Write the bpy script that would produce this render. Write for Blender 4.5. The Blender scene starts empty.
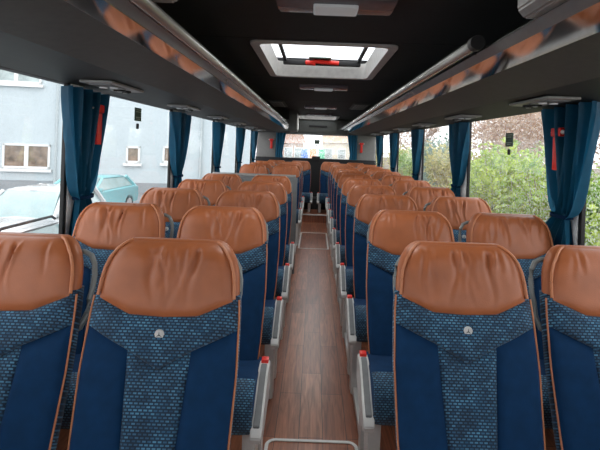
import bpy, bmesh, math, random
from mathutils import Vector, Matrix
random.seed(7)
PI = math.pi
C = bpy.context.scene.collection
SC = bpy.context.scene

# ------------------------------------------------------------------ camera
F = 450.0; VX, VY = 315.0, 146.0; ROLL = math.radians(2.1)
CAM = Vector((-0.03, 0.0, 1.42))
cd = bpy.data.cameras.new('camera'); cam = bpy.data.objects.new('camera', cd); C.objects.link(cam)
cd.sensor_fit = 'HORIZONTAL'; cd.sensor_width = 36.0; cd.lens = 36.0 * F / 600.0
cd.shift_x = (300 - VX) / 600.0; cd.shift_y = (VY - 225) / 600.0
cd.clip_start = 0.05; cd.clip_end = 500
cam.matrix_world = Matrix.Translation(CAM) @ Matrix.Rotation(PI / 2, 4, 'X') @ Matrix.Rotation(ROLL, 4, 'Z')
SC.camera = cam

def at(px, py, d):
    """world point seen at photo position (px, py) at distance d along the coach"""
    x, y = px - VX, py - VY
    c, s = math.cos(ROLL), math.sin(ROLL)
    xu, yu = x * c + y * s, -x * s + y * c
    return Vector((CAM.x + xu * d / F, d, CAM.z - yu * d / F))

# ------------------------------------------------------------------ materials
def new_mat(name):
    m = bpy.data.materials.new(name); m.use_nodes = True
    nt = m.node_tree; b = nt.nodes['Principled BSDF']
    return m, nt, b
def mat(name, col, rough=0.5, metal=0.0, var=0.08, scale=30.0, bump=0.0, bscale=200.0, spec=0.5, sheen=0.0, coat=0.0):
    m, nt, b = new_mat(name)
    N, L = nt.nodes, nt.links
    tc = N.new('ShaderNodeTexCoord')
    nz = N.new('ShaderNodeTexNoise'); nz.inputs['Scale'].default_value = scale; nz.inputs['Detail'].default_value = 3
    L.new(tc.outputs['Object'], nz.inputs['Vector'])
    rp = N.new('ShaderNodeValToRGB')
    rp.color_ramp.elements[0].position = 0.3; rp.color_ramp.elements[1].position = 0.7
    rp.color_ramp.elements[0].color = tuple(max(0, c * (1 - var)) for c in col) + (1,)
    rp.color_ramp.elements[1].color = tuple(min(1, c * (1 + var)) for c in col) + (1,)
    L.new(nz.outputs['Fac'], rp.inputs['Fac']); L.new(rp.outputs['Color'], b.inputs['Base Color'])
    b.inputs['Roughness'].default_value = rough; b.inputs['Metallic'].default_value = metal
    b.inputs['Specular IOR Level'].default_value = spec
    if sheen:
        b.inputs['Sheen Weight'].default_value = sheen; b.inputs['Sheen Roughness'].default_value = 0.4
        b.inputs['Sheen Tint'].default_value = tuple(min(1, c * 3 + .1) for c in col) + (1,)
    if coat:
        b.inputs['Coat Weight'].default_value = coat; b.inputs['Coat Roughness'].default_value = 0.1
    if bump:
        n2 = N.new('ShaderNodeTexNoise'); n2.inputs['Scale'].default_value = bscale; n2.inputs['Detail'].default_value = 2
        L.new(tc.outputs['Object'], n2.inputs['Vector'])
        bp = N.new('ShaderNodeBump'); bp.inputs['Strength'].default_value = bump; bp.inputs['Distance'].default_value = 0.002
        L.new(n2.outputs['Fac'], bp.inputs['Height']); L.new(bp.outputs['Normal'], b.inputs['Normal'])
    return m

def weave_mat(name):
    """dark navy cloth woven with short pale blue dashes"""
    m, nt, b = new_mat(name); N, L = nt.nodes, nt.links
    tc = N.new('ShaderNodeTexCoord')
    sp = N.new('ShaderNodeSeparateXYZ'); L.new(tc.outputs['Object'], sp.inputs[0])
    ad = N.new('ShaderNodeMath'); ad.operation = 'MULTIPLY_ADD'; ad.inputs[1].default_value = 0.6
    L.new(sp.outputs['Y'], ad.inputs[0]); L.new(sp.outputs['Z'], ad.inputs[2])
    cb = N.new('ShaderNodeCombineXYZ'); L.new(sp.outputs['X'], cb.inputs['X']); L.new(ad.outputs[0], cb.inputs['Y'])
    br = N.new('ShaderNodeTexBrick'); L.new(cb.outputs[0], br.inputs['Vector'])
    br.inputs['Scale'].default_value = 1.0
    br.inputs['Brick Width'].default_value = 0.0142; br.inputs['Row Height'].default_value = 0.0094
    br.inputs['Mortar Size'].default_value = 0.0025; br.inputs['Mortar Smooth'].default_value = 0.25
    br.inputs['Color1'].default_value = (0.014, 0.075, 0.155, 1); br.inputs['Color2'].default_value = (0.085, 0.24, 0.38, 1)
    br.inputs['Mortar'].default_value = (0.004, 0.026, 0.060, 1)
    nz = N.new('ShaderNodeTexNoise'); nz.inputs['Scale'].default_value = 16; nz.inputs['Detail'].default_value = 2
    L.new(cb.outputs[0], nz.inputs['Vector'])
    mx = N.new('ShaderNodeMix'); mx.data_type = 'RGBA'; mx.blend_type = 'MULTIPLY'; mx.inputs['Factor'].default_value = 0.75
    rp = N.new('ShaderNodeValToRGB'); rp.color_ramp.elements[0].position = .35; rp.color_ramp.elements[1].position = .65
    rp.color_ramp.elements[0].color = (.45, .45, .5, 1); rp.color_ramp.elements[1].color = (1.25, 1.25, 1.2, 1)
    L.new(nz.outputs['Fac'], rp.inputs['Fac'])
    L.new(br.outputs['Color'], mx.inputs['A']); L.new(rp.outputs['Color'], mx.inputs['B'])
    L.new(mx.outputs['Result'], b.inputs['Base Color'])
    b.inputs['Roughness'].default_value = 0.8; b.inputs['Sheen Weight'].default_value = 0.15
    bp = N.new('ShaderNodeBump'); bp.inputs['Strength'].default_value = 0.4; bp.inputs['Distance'].default_value = 0.001
    L.new(br.outputs['Fac'], bp.inputs['Height']); bp.invert = True; L.new(bp.outputs['Normal'], b.inputs['Normal'])
    return m

def wood_floor_mat():
    m, nt, b = new_mat('wood_plank_floor'); N, L = nt.nodes, nt.links
    tc = N.new('ShaderNodeTexCoord')
    mp = N.new('ShaderNodeMapping'); mp.inputs['Rotation'].default_value = (0, 0, PI / 2); mp.inputs['Location'].default_value = (.1, .058, 0)
    L.new(tc.outputs['Object'], mp.inputs['Vector'])
    br = N.new('ShaderNodeTexBrick'); L.new(mp.outputs[0], br.inputs['Vector'])
    br.inputs['Scale'].default_value = 1; br.inputs['Brick Width'].default_value = .62; br.inputs['Row Height'].default_value = .117
    br.inputs['Mortar Size'].default_value = .0016; br.inputs['Mortar Smooth'].default_value = .1; br.offset = .37
    br.inputs['Color1'].default_value = (.25, .078, .036, 1); br.inputs['Color2'].default_value = (.41, .155, .080, 1)
    br.inputs['Mortar'].default_value = (.03, .012, .008, 1)
    mp2 = N.new('ShaderNodeMapping'); mp2.inputs['Scale'].default_value = (30, 2.2, 1); L.new(tc.outputs['Object'], mp2.inputs['Vector'])
    nz = N.new('ShaderNodeTexNoise'); nz.inputs['Scale'].default_value = 1.6; nz.inputs['Detail'].default_value = 5; nz.inputs['Distortion'].default_value = 1.2
    L.new(mp2.outputs[0], nz.inputs['Vector'])
    rp = N.new('ShaderNodeValToRGB'); rp.color_ramp.elements[0].position = .3; rp.color_ramp.elements[1].position = .72
    rp.color_ramp.elements[0].color = (.36, .32, .30, 1); rp.color_ramp.elements[1].color = (1.3, 1.3, 1.3, 1)
    L.new(nz.outputs['Fac'], rp.inputs['Fac'])
    mx = N.new('ShaderNodeMix'); mx.data_type = 'RGBA'; mx.blend_type = 'MULTIPLY'; mx.inputs['Factor'].default_value = .8
    L.new(br.outputs['Color'], mx.inputs['A']); L.new(rp.outputs['Color'], mx.inputs['B'])
    L.new(mx.outputs['Result'], b.inputs['Base Color'])
    b.inputs['Roughness'].default_value = .30; b.inputs['Specular IOR Level'].default_value = .6
    bp = N.new('ShaderNodeBump'); bp.inputs['Strength'].default_value = .15; bp.inputs['Distance'].default_value = .001
    L.new(nz.outputs['Fac'], bp.inputs['Height']); L.new(bp.outputs['Normal'], b.inputs['Normal'])
    return m

def glass_mat(name, drops_veil=0.0, tint=(1, 1, 1), gloss=0.06, scale=55.0):
    m = bpy.data.materials.new(name); m.use_nodes = True
    nt = m.node_tree; N, L = nt.nodes, nt.links; N.clear()
    out = N.new('ShaderNodeOutputMaterial')
    tr = N.new('ShaderNodeBsdfTransparent'); tr.inputs['Color'].default_value = tint + (1,)
    gl = N.new('ShaderNodeBsdfGlossy'); gl.inputs['Roughness'].default_value = .02
    mx = N.new('ShaderNodeMixShader'); mx.inputs['Fac'].default_value = gloss
    L.new(tr.outputs[0], mx.inputs[1]); L.new(gl.outputs[0], mx.inputs[2])
    last = mx
    if drops_veil:
        tc = N.new('ShaderNodeTexCoord')
        vo = N.new('ShaderNodeTexVoronoi'); vo.inputs['Scale'].default_value = scale; vo.inputs['Randomness'].default_value = 1
        L.new(tc.outputs['Object'], vo.inputs['Vector'])
        nz = N.new('ShaderNodeTexNoise'); nz.inputs['Scale'].default_value = scale * .5
        L.new(tc.outputs['Object'], nz.inputs['Vector'])
        lt = N.new('ShaderNodeMath'); lt.operation = 'MULTIPLY'; lt.inputs[1].default_value = .62
        L.new(nz.outputs['Fac'], lt.inputs[0])
        cmp_ = N.new('ShaderNodeMath'); cmp_.operation = 'LESS_THAN'
        L.new(vo.outputs['Distance'], cmp_.inputs[0]); L.new(lt.outputs[0], cmp_.inputs[1])
        mul = N.new('ShaderNodeMath'); mul.operation = 'MULTIPLY'; mul.inputs[1].default_value = drops_veil
        L.new(cmp_.outputs[0], mul.inputs[0])
        df = N.new('ShaderNodeBsdfTranslucent'); df.inputs['Color'].default_value = (.93, .95, .97, 1)
        m2 = N.new('ShaderNodeMixShader'); L.new(mul.outputs[0], m2.inputs['Fac'])
        L.new(mx.outputs[0], m2.inputs[1]); L.new(df.outputs[0], m2.inputs[2])
        last = m2
    L.new(last.outputs[0], out.inputs['Surface'])
    return m

def leaf_mat(name, c1, c2, trans=.35):
    m, nt, b = new_mat(name); N, L = nt.nodes, nt.links
    tc = N.new('ShaderNodeTexCoord')
    nz = N.new('ShaderNodeTexNoise'); nz.inputs['Scale'].default_value = 5; nz.inputs['Detail'].default_value = 4
    L.new(tc.outputs['Object'], nz.inputs['Vector'])
    rp = N.new('ShaderNodeValToRGB'); rp.color_ramp.elements[0].position = .35; rp.color_ramp.elements[1].position = .65
    rp.color_ramp.elements[0].color = c1 + (1,); rp.color_ramp.elements[1].color = c2 + (1,)
    L.new(nz.outputs['Fac'], rp.inputs['Fac']); L.new(rp.outputs['Color'], b.inputs['Base Color'])
    b.inputs['Roughness'].default_value = .6
    tl = N.new('ShaderNodeBsdfTranslucent'); L.new(rp.outputs['Color'], tl.inputs['Color'])
    mx = N.new('ShaderNodeMixShader'); mx.inputs['Fac'].default_value = trans
    out = N['Material Output']
    L.new(b.outputs[0], mx.inputs[1]); L.new(tl.outputs[0], mx.inputs[2]); L.new(mx.outputs[0], out.inputs['Surface'])
    return m

def emit_mat(name, col, strength):
    m, nt, b = new_mat(name)
    b.inputs['Base Color'].default_value = col + (1,)
    b.inputs['Emission Color'].default_value = col + (1,); b.inputs['Emission Strength'].default_value = strength
    return m

M = {}
M['leather'] = mat('tan_leather', (.37, .112, .040), .42, var=.10, scale=14, bump=.25, bscale=420, spec=.45)
M['leather_wrap'] = mat('tan_leather_side', (.38, .115, .040), .45, var=.08, scale=20, bump=.2, bscale=420)
M['welt'] = mat('orange_piping', (.50, .18, .075), .5)
M['velvet'] = mat('navy_velvet', (.003, .030, .088), .85, var=.12, scale=25, sheen=.28, bump=.1, bscale=900, spec=.2)
M['weave'] = weave_mat('woven_navy_dash_cloth')
M['shell'] = mat('dark_seat_shell', (.02, .024, .035), .6)
M['silver'] = mat('silver_grey_plastic', (.66, .66, .64), .38, var=.04)
M['greyinset'] = mat('mid_grey_inset', (.17, .18, .185), .45)
M['handle'] = mat('grey_handle_plastic', (.20, .22, .215), .4)
M['red'] = mat('red_plastic', (.75, .03, .02), .35)
M['badge'] = mat('brushed_silver_badge', (.80, .80, .76), .35, .35)
M['star'] = mat('dark_star_emblem', (.06, .06, .06), .4)
M['floor'] = wood_floor_mat()
M['white_trim'] = mat('white_floor_trim', (.72, .72, .70), .4)
M['black'] = mat('matte_black', (.012, .012, .013), .7)
M['ceil'] = mat('black_ceiling_cloth', (.022, .025, .025), .85, bump=.2, bscale=500)
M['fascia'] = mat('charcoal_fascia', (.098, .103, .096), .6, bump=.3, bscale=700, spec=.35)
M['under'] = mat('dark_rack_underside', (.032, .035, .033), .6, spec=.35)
M['mirror'] = mat('mirror_polished_strip', (.60, .58, .55), .07, 1.0, var=.02)
M['rail'] = mat('glossy_grey_rail', (.40, .40, .38), .25, .55, var=.04)
M['unit'] = mat('service_unit_grey', (.30, .30, .29), .4)
M['wallgrey'] = mat('light_grey_wall_trim', (.80, .80, .78), .55)
M['wallpanel'] = mat('side_wall_panel', (.10, .10, .105), .7)
M['rearwall'] = mat('rear_grey_wall', (.20, .195, .185), .65)
M['rubber'] = mat('black_rubber', (.01, .01, .01), .6)
M['curtain'] = mat('teal_blue_curtain', (.013, .130, .225), .40, var=.15, scale=18, sheen=.25, bump=.15, bscale=500)
_n = M['curtain'].node_tree; _t = _n.nodes.new('ShaderNodeBsdfTranslucent'); _t.inputs['Color'].default_value = (.03, .30, .50, 1)
_x = _n.nodes.new('ShaderNodeMixShader'); _x.inputs['Fac'].default_value = .28
_n.links.new(_n.nodes['Principled BSDF'].outputs[0], _x.inputs[1]); _n.links.new(_t.outputs[0], _x.inputs[2]); _n.links.new(_x.outputs[0], _n.nodes['Material Output'].inputs['Surface'])
M['glass'] = glass_mat('clear_window_glass', .04, scale=60)
M['glass_wet'] = glass_mat('rain_spotted_glass', .30, scale=85)
M['glass_rear'] = glass_mat('rear_window_glass', .85, scale=40)  # rain speckle turned up into a painted white veil of washed-out glare
M['hatchwhite'] = mat('hatch_frame_white', (.62, .61, .58), .45)
M['lens'] = emit_mat('lamp_lens', (.55, .57, .58), .06)
M['lampbody'] = mat('lamp_satin_chrome', (.20, .19, .21), .25, .5)
M['green_sign'] = mat('green_exit_label', (.03, .075, .045), .5)
M['pale_ink'] = mat('pale_label_print', (.35, .42, .34), .6)
M['plaster'] = mat('pale_blue_plaster', (.47, .53, .55), .9, var=.03, scale=1.5)
M['plinth'] = mat('grey_plinth', (.26, .285, .30), .9)
M['winframe'] = mat('white_window_frame', (.70, .71, .70), .5)
M['pane_dark'] = mat('dark_reflecting_pane', (.20, .15, .11), .12, var=.5, scale=2.5)
M['pane_pale'] = mat('grey_green_pane', (.34, .40, .39), .12, var=.3, scale=2)
M['asphalt'] = mat('wet_asphalt', (.20, .205, .21), .5, var=.2, scale=3)
M['soil'] = mat('brown_leaf_soil', (.13, .10, .06), .9, var=.3, scale=4)
M['carwhite'] = mat('white_car_paint', (.50, .515, .52), .25, coat=.6, var=.02)
M['cargrey'] = mat('silver_car_paint', (.40, .41, .41), .3, coat=.6, var=.03)
M['carteal'] = mat('turquoise_car_paint', (.15, .40, .43), .25, coat=.6)
M['carglass'] = mat('car_window_glass', (.22, .32, .32), .12, spec=.9, var=.1, scale=3)
M['tyre'] = mat('car_tyre', (.02, .02, .02), .8)
M['rim'] = mat('alloy_rim', (.5, .5, .5), .35, .8)
M['headlamp'] = mat('clear_headlamp', (.75, .78, .8), .1)
M['leafbright'] = leaf_mat('bright_green_leaves', (.24, .36, .06), (.52, .62, .14))
M['leafmid'] = leaf_mat('mid_green_leaves', (.15, .28, .06), (.38, .50, .11))
M['leafyellow'] = leaf_mat('yellow_brown_leaves', (.30, .33, .10), (.56, .48, .19))
M['leafblue'] = leaf_mat('blue_green_needles', (.12, .22, .17), (.25, .36, .27))
M['leafrust'] = leaf_mat('faded_rust_leaves', (.42, .30, .22), (.62, .49, .40))
M['twig'] = mat('brown_twigs', (.36, .25, .18), .9)
M['twigred'] = mat('reddish_twigs', (.52, .36, .28), .9)
M['bark'] = mat('grey_brown_bark', (.20, .16, .13), .9)
M['brick'] = mat('orange_brick', (.50, .36, .26), .9, var=.2, scale=2)
M['cream'] = mat('cream_render', (.72, .66, .52), .9)
M['roofred'] = mat('brown_roof_tiles', (.32, .20, .15), .9)
M['bannerblue'] = mat('blue_banner', (.10, .25, .75), .6)
M['bannerorange'] = mat('orange_banner', (.85, .32, .12), .6)
M['bannergreen'] = mat('green_banner', (.10, .50, .28), .6)
M['pole'] = mat('pale_pole', (.40, .45, .46), .5)

# ------------------------------------------------------------------ mesh helpers
def link_mesh(name, bm, m, parent=None, smooth=True, loc=None, ang=40):
    me = bpy.data.meshes.new(name)
    bmesh.ops.recalc_face_normals(bm, faces=bm.faces[:])
    bm.to_mesh(me); bm.free()
    me.materials.append(m)
    if smooth:
        for p in me.polygons: p.use_smooth = True
        me.set_sharp_from_angle(angle=math.radians(ang))
    o = bpy.data.objects.new(name, me); C.objects.link(o)
    if parent: o.parent = parent
    if loc: o.location = loc
    return o
def tag(o, label, cat, group=None, kind=None):
    o['label'] = label; o['category'] = cat
    if group: o['group'] = group
    if kind: o['kind'] = kind
    return o
def thing(name, label, cat, loc=(0, 0, 0), group=None, kind=None, rz=0):
    o = bpy.data.objects.new(name, None); C.objects.link(o); o.empty_display_size = .1
    o.location = loc; o.rotation_euler = (0, 0, rz)
    return tag(o, label, cat, group, kind)
def box(bm, x0, x1, y0, y1, z0, z1, bev=0.0, seg=2, mtx=None):
    r = bmesh.ops.create_cube(bm, size=1)
    vs = r['verts']
    for v in vs:
        v.co = Vector(((x0 + x1) / 2 + v.co.x * (x1 - x0), (y0 + y1) / 2 + v.co.y * (y1 - y0), (z0 + z1) / 2 + v.co.z * (z1 - z0)))
    if bev:
        es = list({e for v in vs for e in v.link_edges})
        rr = bmesh.ops.bevel(bm, geom=es, offset=bev, segments=seg, affect='EDGES', profile=.6)
        vs = list({v for f in rr['faces'] for v in f.verts} | {v for v in vs if v.is_valid})
    if mtx:
        for v in vs: v.co = mtx @ v.co
    return vs
def B(*a, **k):
    bm = bmesh.new(); box(bm, *a, **k); return bm
def tube(bm, pts, r, n=8, cap=True, rads=None):
    pts = [Vector(p) for p in pts]; rings = []
    up = Vector((0, 0, 1))
    for i, p in enumerate(pts):
        t = (pts[min(i + 1, len(pts) - 1)] - pts[max(i - 1, 0)]).normalized()
        a = up if abs(t.dot(up)) < .95 else Vector((1, 0, 0))
        u = t.cross(a).normalized(); w = u.cross(t).normalized()
        rr = rads[i] if rads else r
        rings.append([bm.verts.new(p + (u * math.cos(2 * PI * k / n) + w * math.sin(2 * PI * k / n)) * rr) for k in range(n)])
    for a, b_ in zip(rings, rings[1:]):
        for k in range(n): bm.faces.new((a[k], a[(k + 1) % n], b_[(k + 1) % n], b_[k]))
    if cap:
        bm.faces.new(rings[0][::-1]); bm.faces.new(rings[-1])
def prism(bm, prof, axis, a0, a1):
    """closed profile extruded along an axis; profile pairs are the two other axes in order"""
    def mk(p, a):
        return {'x': Vector((a, p[0], p[1])), 'y': Vector((p[0], a, p[1])), 'z': Vector((p[0], p[1], a))}[axis]
    r0 = [bm.verts.new(mk(p, a0)) for p in prof]; r1 = [bm.verts.new(mk(p, a1)) for p in prof]
    n = len(prof)
    for k in range(n): bm.faces.new((r0[k], r0[(k + 1) % n], r1[(k + 1) % n], r1[k]))
    bm.faces.new(r0[::-1]); bm.faces.new(r1)
def grid(bm, fn, nu, nv, closed_u=False):
    V = [[bm.verts.new(fn(i / nu, j / nv)) for j in range(nv + 1)] for i in range(nu + (0 if closed_u else 1))]
    R = nu if closed_u else nu
    for i in range(R):
        i2 = (i + 1) % len(V)
        for j in range(nv): bm.faces.new((V[i][j], V[i2][j], V[i2][j + 1], V[i][j + 1]))
    return V
def cyl(bm, c, r, h, axis='z', n=20, bev=0):
    r0 = bmesh.ops.create_cone(bm, cap_ends=True, segments=n, radius1=r, radius2=r, depth=h)
    mt = {'z': Matrix.Identity(4), 'x': Matrix.Rotation(PI / 2, 4, 'Y'), 'y': Matrix.Rotation(PI / 2, 4, 'X')}[axis]
    for v in r0['verts']: v.co = (mt @ v.co) + Vector(c)
def lerp(a, b, t): return a + (b - a) * t
def pw(x, pts):
    for (x0, y0), (x1, y1) in zip(pts, pts[1:]):
        if x <= x1: return y0 + (y1 - y0) * max(0, (x - x0)) / (x1 - x0)
    return pts[-1][1]

# ------------------------------------------------------------------ coach seat (faces -Y, origin on the floor below the headrest top)
ZT = 1.110; REC = .30
WP = [(.40, .205), (.55, .218), (.75, .225), (.90, .221), (.95, .217), (1.00, .213), (1.03, .208), (1.06, .197), (1.085, .180), (1.10, .162), (ZT, .136)]
def W(z): return pw(z, WP)
def yb(z): return -(1.127 - z) * REC
def front(x, z):
    s = min(1.0, abs(x) / max(W(z), .01))
    y = yb(z) + .014 * s ** 4
    if z > 1.05: y += .035 * ((z - 1.05) / (ZT - 1.05)) ** 3
    return y
def patch(xl, xr, zb, zt, nu, nv, puff, off=0.0, extra=None, pe=6):
    bm = bmesh.new()
    def fn(u, v):
        z = zb(u) + (zt(u) - zb(u)) * v
        x = lerp(xl(z), xr(z), u)
        e = (1 - abs(2 * u - 1) ** pe) * (1 - abs(2 * v - 1) ** pe)
        y = front(x, z) + .006 - off - puff * e
        if extra: y += extra(x, z, u, v)
        return Vector((x, y, z))
    grid(bm, fn, nu, nv); return bm
def body(z0, z1, grow, thick, n=40, rows=24, rnd=True):
    """closed rounded slab following the seat outline"""
    bm = bmesh.new(); zs = [lerp(z0, z1, (j / rows) ** .8) for j in range(rows + 1)]
    rings = []
    for z in zs:
        w = W(z) + grow; ring = []
        tt = thick / 2
        if rnd and z > ZT - .05: tt *= max(.25, math.sqrt(max(0, 1 - ((z - (ZT - .05)) / .052) ** 2)))
        for k in range(n):
            a = 2 * PI * k / n; ca, sa = math.cos(a), math.sin(a)
            ex = .32
            x = w * math.copysign(abs(ca) ** ex, ca); dy = tt * math.copysign(abs(sa) ** .6, sa)
            y = yb(z) + thick / 2 + .017 + dy
            if z > 1.05: y += .012 * ((z - 1.05) / (ZT - 1.05)) ** 2
            ring.append(bm.verts.new((x, y, z)))
        rings.append(ring)
    for a, b_ in zip(rings, rings[1:]):
        for k in range(n): bm.faces.new((a[k], a[(k + 1) % n], b_[(k + 1) % n], b_[k]))
    bm.faces.new(rings[0][::-1]); bm.faces.new(rings[-1])
    return bm
def creases(seed):
    rnd = random.Random(seed); L_ = []
    for i in range(rnd.randint(10, 14)):
        L_.append((rnd.uniform(-.17, .17), rnd.uniform(-.22, .22), rnd.uniform(.004, .012), rnd.uniform(.005, .012), rnd.uniform(.07, .20)))
    for i in range(4):
        L_.append((rnd.uniform(-.17, .17), rnd.uniform(-.3, .3), rnd.uniform(.002, .004), rnd.uniform(.02, .035), rnd.uniform(.12, .22)))
    def fn(x, z, u, v):
        d = 0
        for x0, sl, a, sg, ln in L_:
            t = ZT - .01 - z
            xc = x0 + sl * t + .006 * math.sin(t * 40 + x0 * 90)
            f = max(0, min(1, t / .02)) * max(0, 1 - t / ln)
            q = (x - xc) / sg
            d += a * f * (math.exp(-q * q) - .55 * math.exp(-((q - 1.6) ** 2)))
        e = (1 - abs(2 * u - 1) ** 8) * (1 - abs(2 * v - 1) ** 8)
        return d * e
    return fn
def pad_bottom(x): return pw(abs(x), [(0, .902), (.10, .906), (.216, .952)])
SEED_MESH = {}
def headpad(seed):
    if seed in SEED_MESH: return None
    bm = bmesh.new(); ex = creases(seed)
    nu, nv = 72, 40
    def fn(u, v):
        xr = (2 * u - 1)
        zt_ = ZT - .005
        xb = .202 * xr
        zb_ = pad_bottom(xb)
        z = zb_ + (zt_ - zb_) * (1 - (1 - v) ** 1.35)
        wz = min(W(z) - .019, .202)
        x = wz * xr
        e = (1 - abs(xr) ** 9) * (1 - abs(2 * v - 1) ** 9)
        y = front(x, z) + .002 - .013 * e + ex(x, z, u, v)
        return Vector((x, y, z))
    grid(bm, fn, nu, nv); return bm

def piping_path(sgn, z0, z1, inset, n=24):
    P = []
    for i in range(n + 1):
        z = lerp(z0, z1, i / n); x = sgn * (W(z) - inset)
        P.append((x, front(x, z) + .004, z))
    return P
def head_welt(sgn):
    P = []
    for i in range(31):
        z = lerp(.954, ZT - .004, i / 30); x = sgn * max(.03, W(z) - .014)
        P.append((x, front(x, z) - .003, z))
    return P
def cushion_profile():
    return [(y_, z_ - .055) for y_, z_ in [(-.12, .40), (-.12, .515), (-.16, .528), (-.28, .545), (-.38, .562), (-.44, .570), (-.485, .566), (-.515, .545), (-.53, .51), (-.525, .46), (-.50, .41), (-.46, .385), (-.40, .38), (-.25, .385)]]
CUSH_HW = .230
def cushion():
    bm = bmesh.new(); P = cushion_profile(); cx_, cz_ = -.32, .415
    xs = [-1, -.985, -.94, -.8, 0, .8, .94, .985, 1]; sc = [.88, .95, .985, 1, 1.01, 1, .985, .95, .88]
    rings = [[bm.verts.new((x * CUSH_HW, cx_ + (p[0] - cx_) * s, cz_ + (p[1] - cz_) * s)) for p in P] for x, s in zip(xs, sc)]
    n = len(P)
    for a, b_ in zip(rings, rings[1:]):
        for k in range(n): bm.faces.new((a[k], a[(k + 1) % n], b_[(k + 1) % n], b_[k]))
    bm.faces.new(rings[0]); bm.faces.new(rings[-1][::-1])
    return bm
def cushion_front():
    bm = bmesh.new()
    P = [(y_, z_ - .055) for y_, z_ in [(-.43, .574), (-.487, .571), (-.519, .548), (-.535, .51), (-.530, .458), (-.504, .405), (-.463, .379)]]
    cx_, cz_ = -.32, .415
    xs = [-1, -.98, -.93, -.8, 0, .8, .93, .98, 1]; sc = [.90, .955, .99, 1.005, 1.013, 1.005, .99, .955, .90]
    V = [[bm.verts.new((x * (CUSH_HW + .003), cx_ + (p[0] - cx_) * s, cz_ + (p[1] - cz_) * s)) for p in P] for x, s in zip(xs, sc)]
    for a, b_ in zip(V, V[1:]):
        for k in range(len(P) - 1): bm.faces.new((a[k], a[k + 1], b_[k + 1], b_[k]))
    return bm
def star_bm(c, R):
    bm = bmesh.new(); x, y, z = c
    for k in range(3):
        a = PI / 2 + k * 2 * PI / 3
        tip = (x + R * math.cos(a), y, z + R * math.sin(a))
        w = .16 * R
        l = (x + w * math.cos(a + PI / 2), y, z + w * math.sin(a + PI / 2)); r = (x - w * math.cos(a + PI / 2), y, z - w * math.sin(a + PI / 2))
        mid = (x, y - .002, z)
        vt, vl, vr, vm = (bm.verts.new(p) for p in (tip, l, r, mid))
        bm.faces.new((vt, vl, vm)); bm.faces.new((vt, vm, vr)); bm.faces.new((vl, vr, vm))
    return bm

MESHES = {}
def part(name, key, bmf, m, parent, smooth=True, ang=40, label=None):
    """a mesh object sharing its data with every earlier part of the same key"""
    if key in MESHES:
        o = bpy.data.objects.new(name, MESHES[key]); C.objects.link(o); o.parent = parent
    else:
        o = link_mesh(name, bmf(), m, parent, smooth, ang=ang); MESHES[key] = o.data
    if label: o['label'] = label
    return o
def inner(z): return pw(z, [(.42, .064), (.815, .092)])
def bolster_bm(s):
    f = lambda: None
    if s > 0:
        return patch(lambda z: inner(z), lambda z: W(z) - .001, lambda u: .41, lambda u: lerp(.815, .868, u), 16, 34, .018, pe=8)
    return patch(lambda z: -W(z) + .001, lambda z: -inner(z), lambda u: .41, lambda u: lerp(.868, .815, u), 16, 34, .018, pe=8)
def yoke_bm():
    def zb(u):
        x = abs(2 * u - 1) * .220
        return pw(x, [(0, .765), (.092, .815), (.216, .868)])
    def zt(u):
        return pad_bottom((2 * u - 1) * .216) + .004
    return patch(lambda z: -W(z) + .001, lambda z: W(z) - .001, zb, zt, 48, 18, .020, pe=8)
def center_bm():
    return patch(lambda z: -inner(z), lambda z: inner(z), lambda u: .41, lambda u: lerp(.765, .815, abs(2 * u - 1)), 24, 34, .014, pe=10)
def side_panel_bm(s):
    """silver aisle side shield; s = +1 when the aisle lies at +x"""
    bm = bmesh.new()
    prof = [(-.20, .55), (-.235, .568), (-.30, .565), (-.345, .54), (-.44, .475), (-.515, .44), (-.53, .42), (-.52, .395), (-.44, .375), (-.36, .385), (-.28, .42), (-.20, .45)]
    x0, x1 = sorted((s * .228, s * .270))
    prism(bm, [(a_, b_ - .068) for a_, b_ in prof], 'x', x0, x1)
    bmesh.ops.bevel(bm, geom=[e for e in bm.edges], offset=.004, segments=2, affect='EDGES')
    return bm
def inset_bm(s):
    """dark strip let into the sloping top of the side shield"""
    bm = bmesh.new()
    prof = [(-.275, .573), (-.305, .571), (-.35, .546), (-.445, .482), (-.505, .453), (-.505, .440), (-.44, .462), (-.345, .527), (-.275, .556)]
    prism(bm, [(a_, b_ - .068) for a_, b_ in prof], 'x', *sorted((s * .237, s * .261)))
    bmesh.ops.bevel(bm, geom=[e for e in bm.edges], offset=.002, segments=2, affect='EDGES')
    return bm
def leg_bm(y0, y1, s):
    bm = bmesh.new()
    prism(bm, [(y0 - .03, .345), (y1 + .03, .345), (y1, 0), (y0, 0)], 'x', *sorted((s * .19, s * .24)))
    bmesh.ops.bevel(bm, geom=[e for e in bm.edges], offset=.005, segments=2, affect='EDGES')
    return bm
def handle_bm(s, off=0.0):
    bm = bmesh.new()
    P = []
    pts = [(.165, 1.055), (.200, 1.055), (.222, 1.045), (.236, 1.022), (.242, .99), (.243, .95), (.238, .92), (.238, .88), (.225, .84), (.19, .82)]
    for x, z in pts: P.append((s * (x - off), yb(z) + .075, z))
    tube(bm, P, .0085, 8)
    return bm

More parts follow.
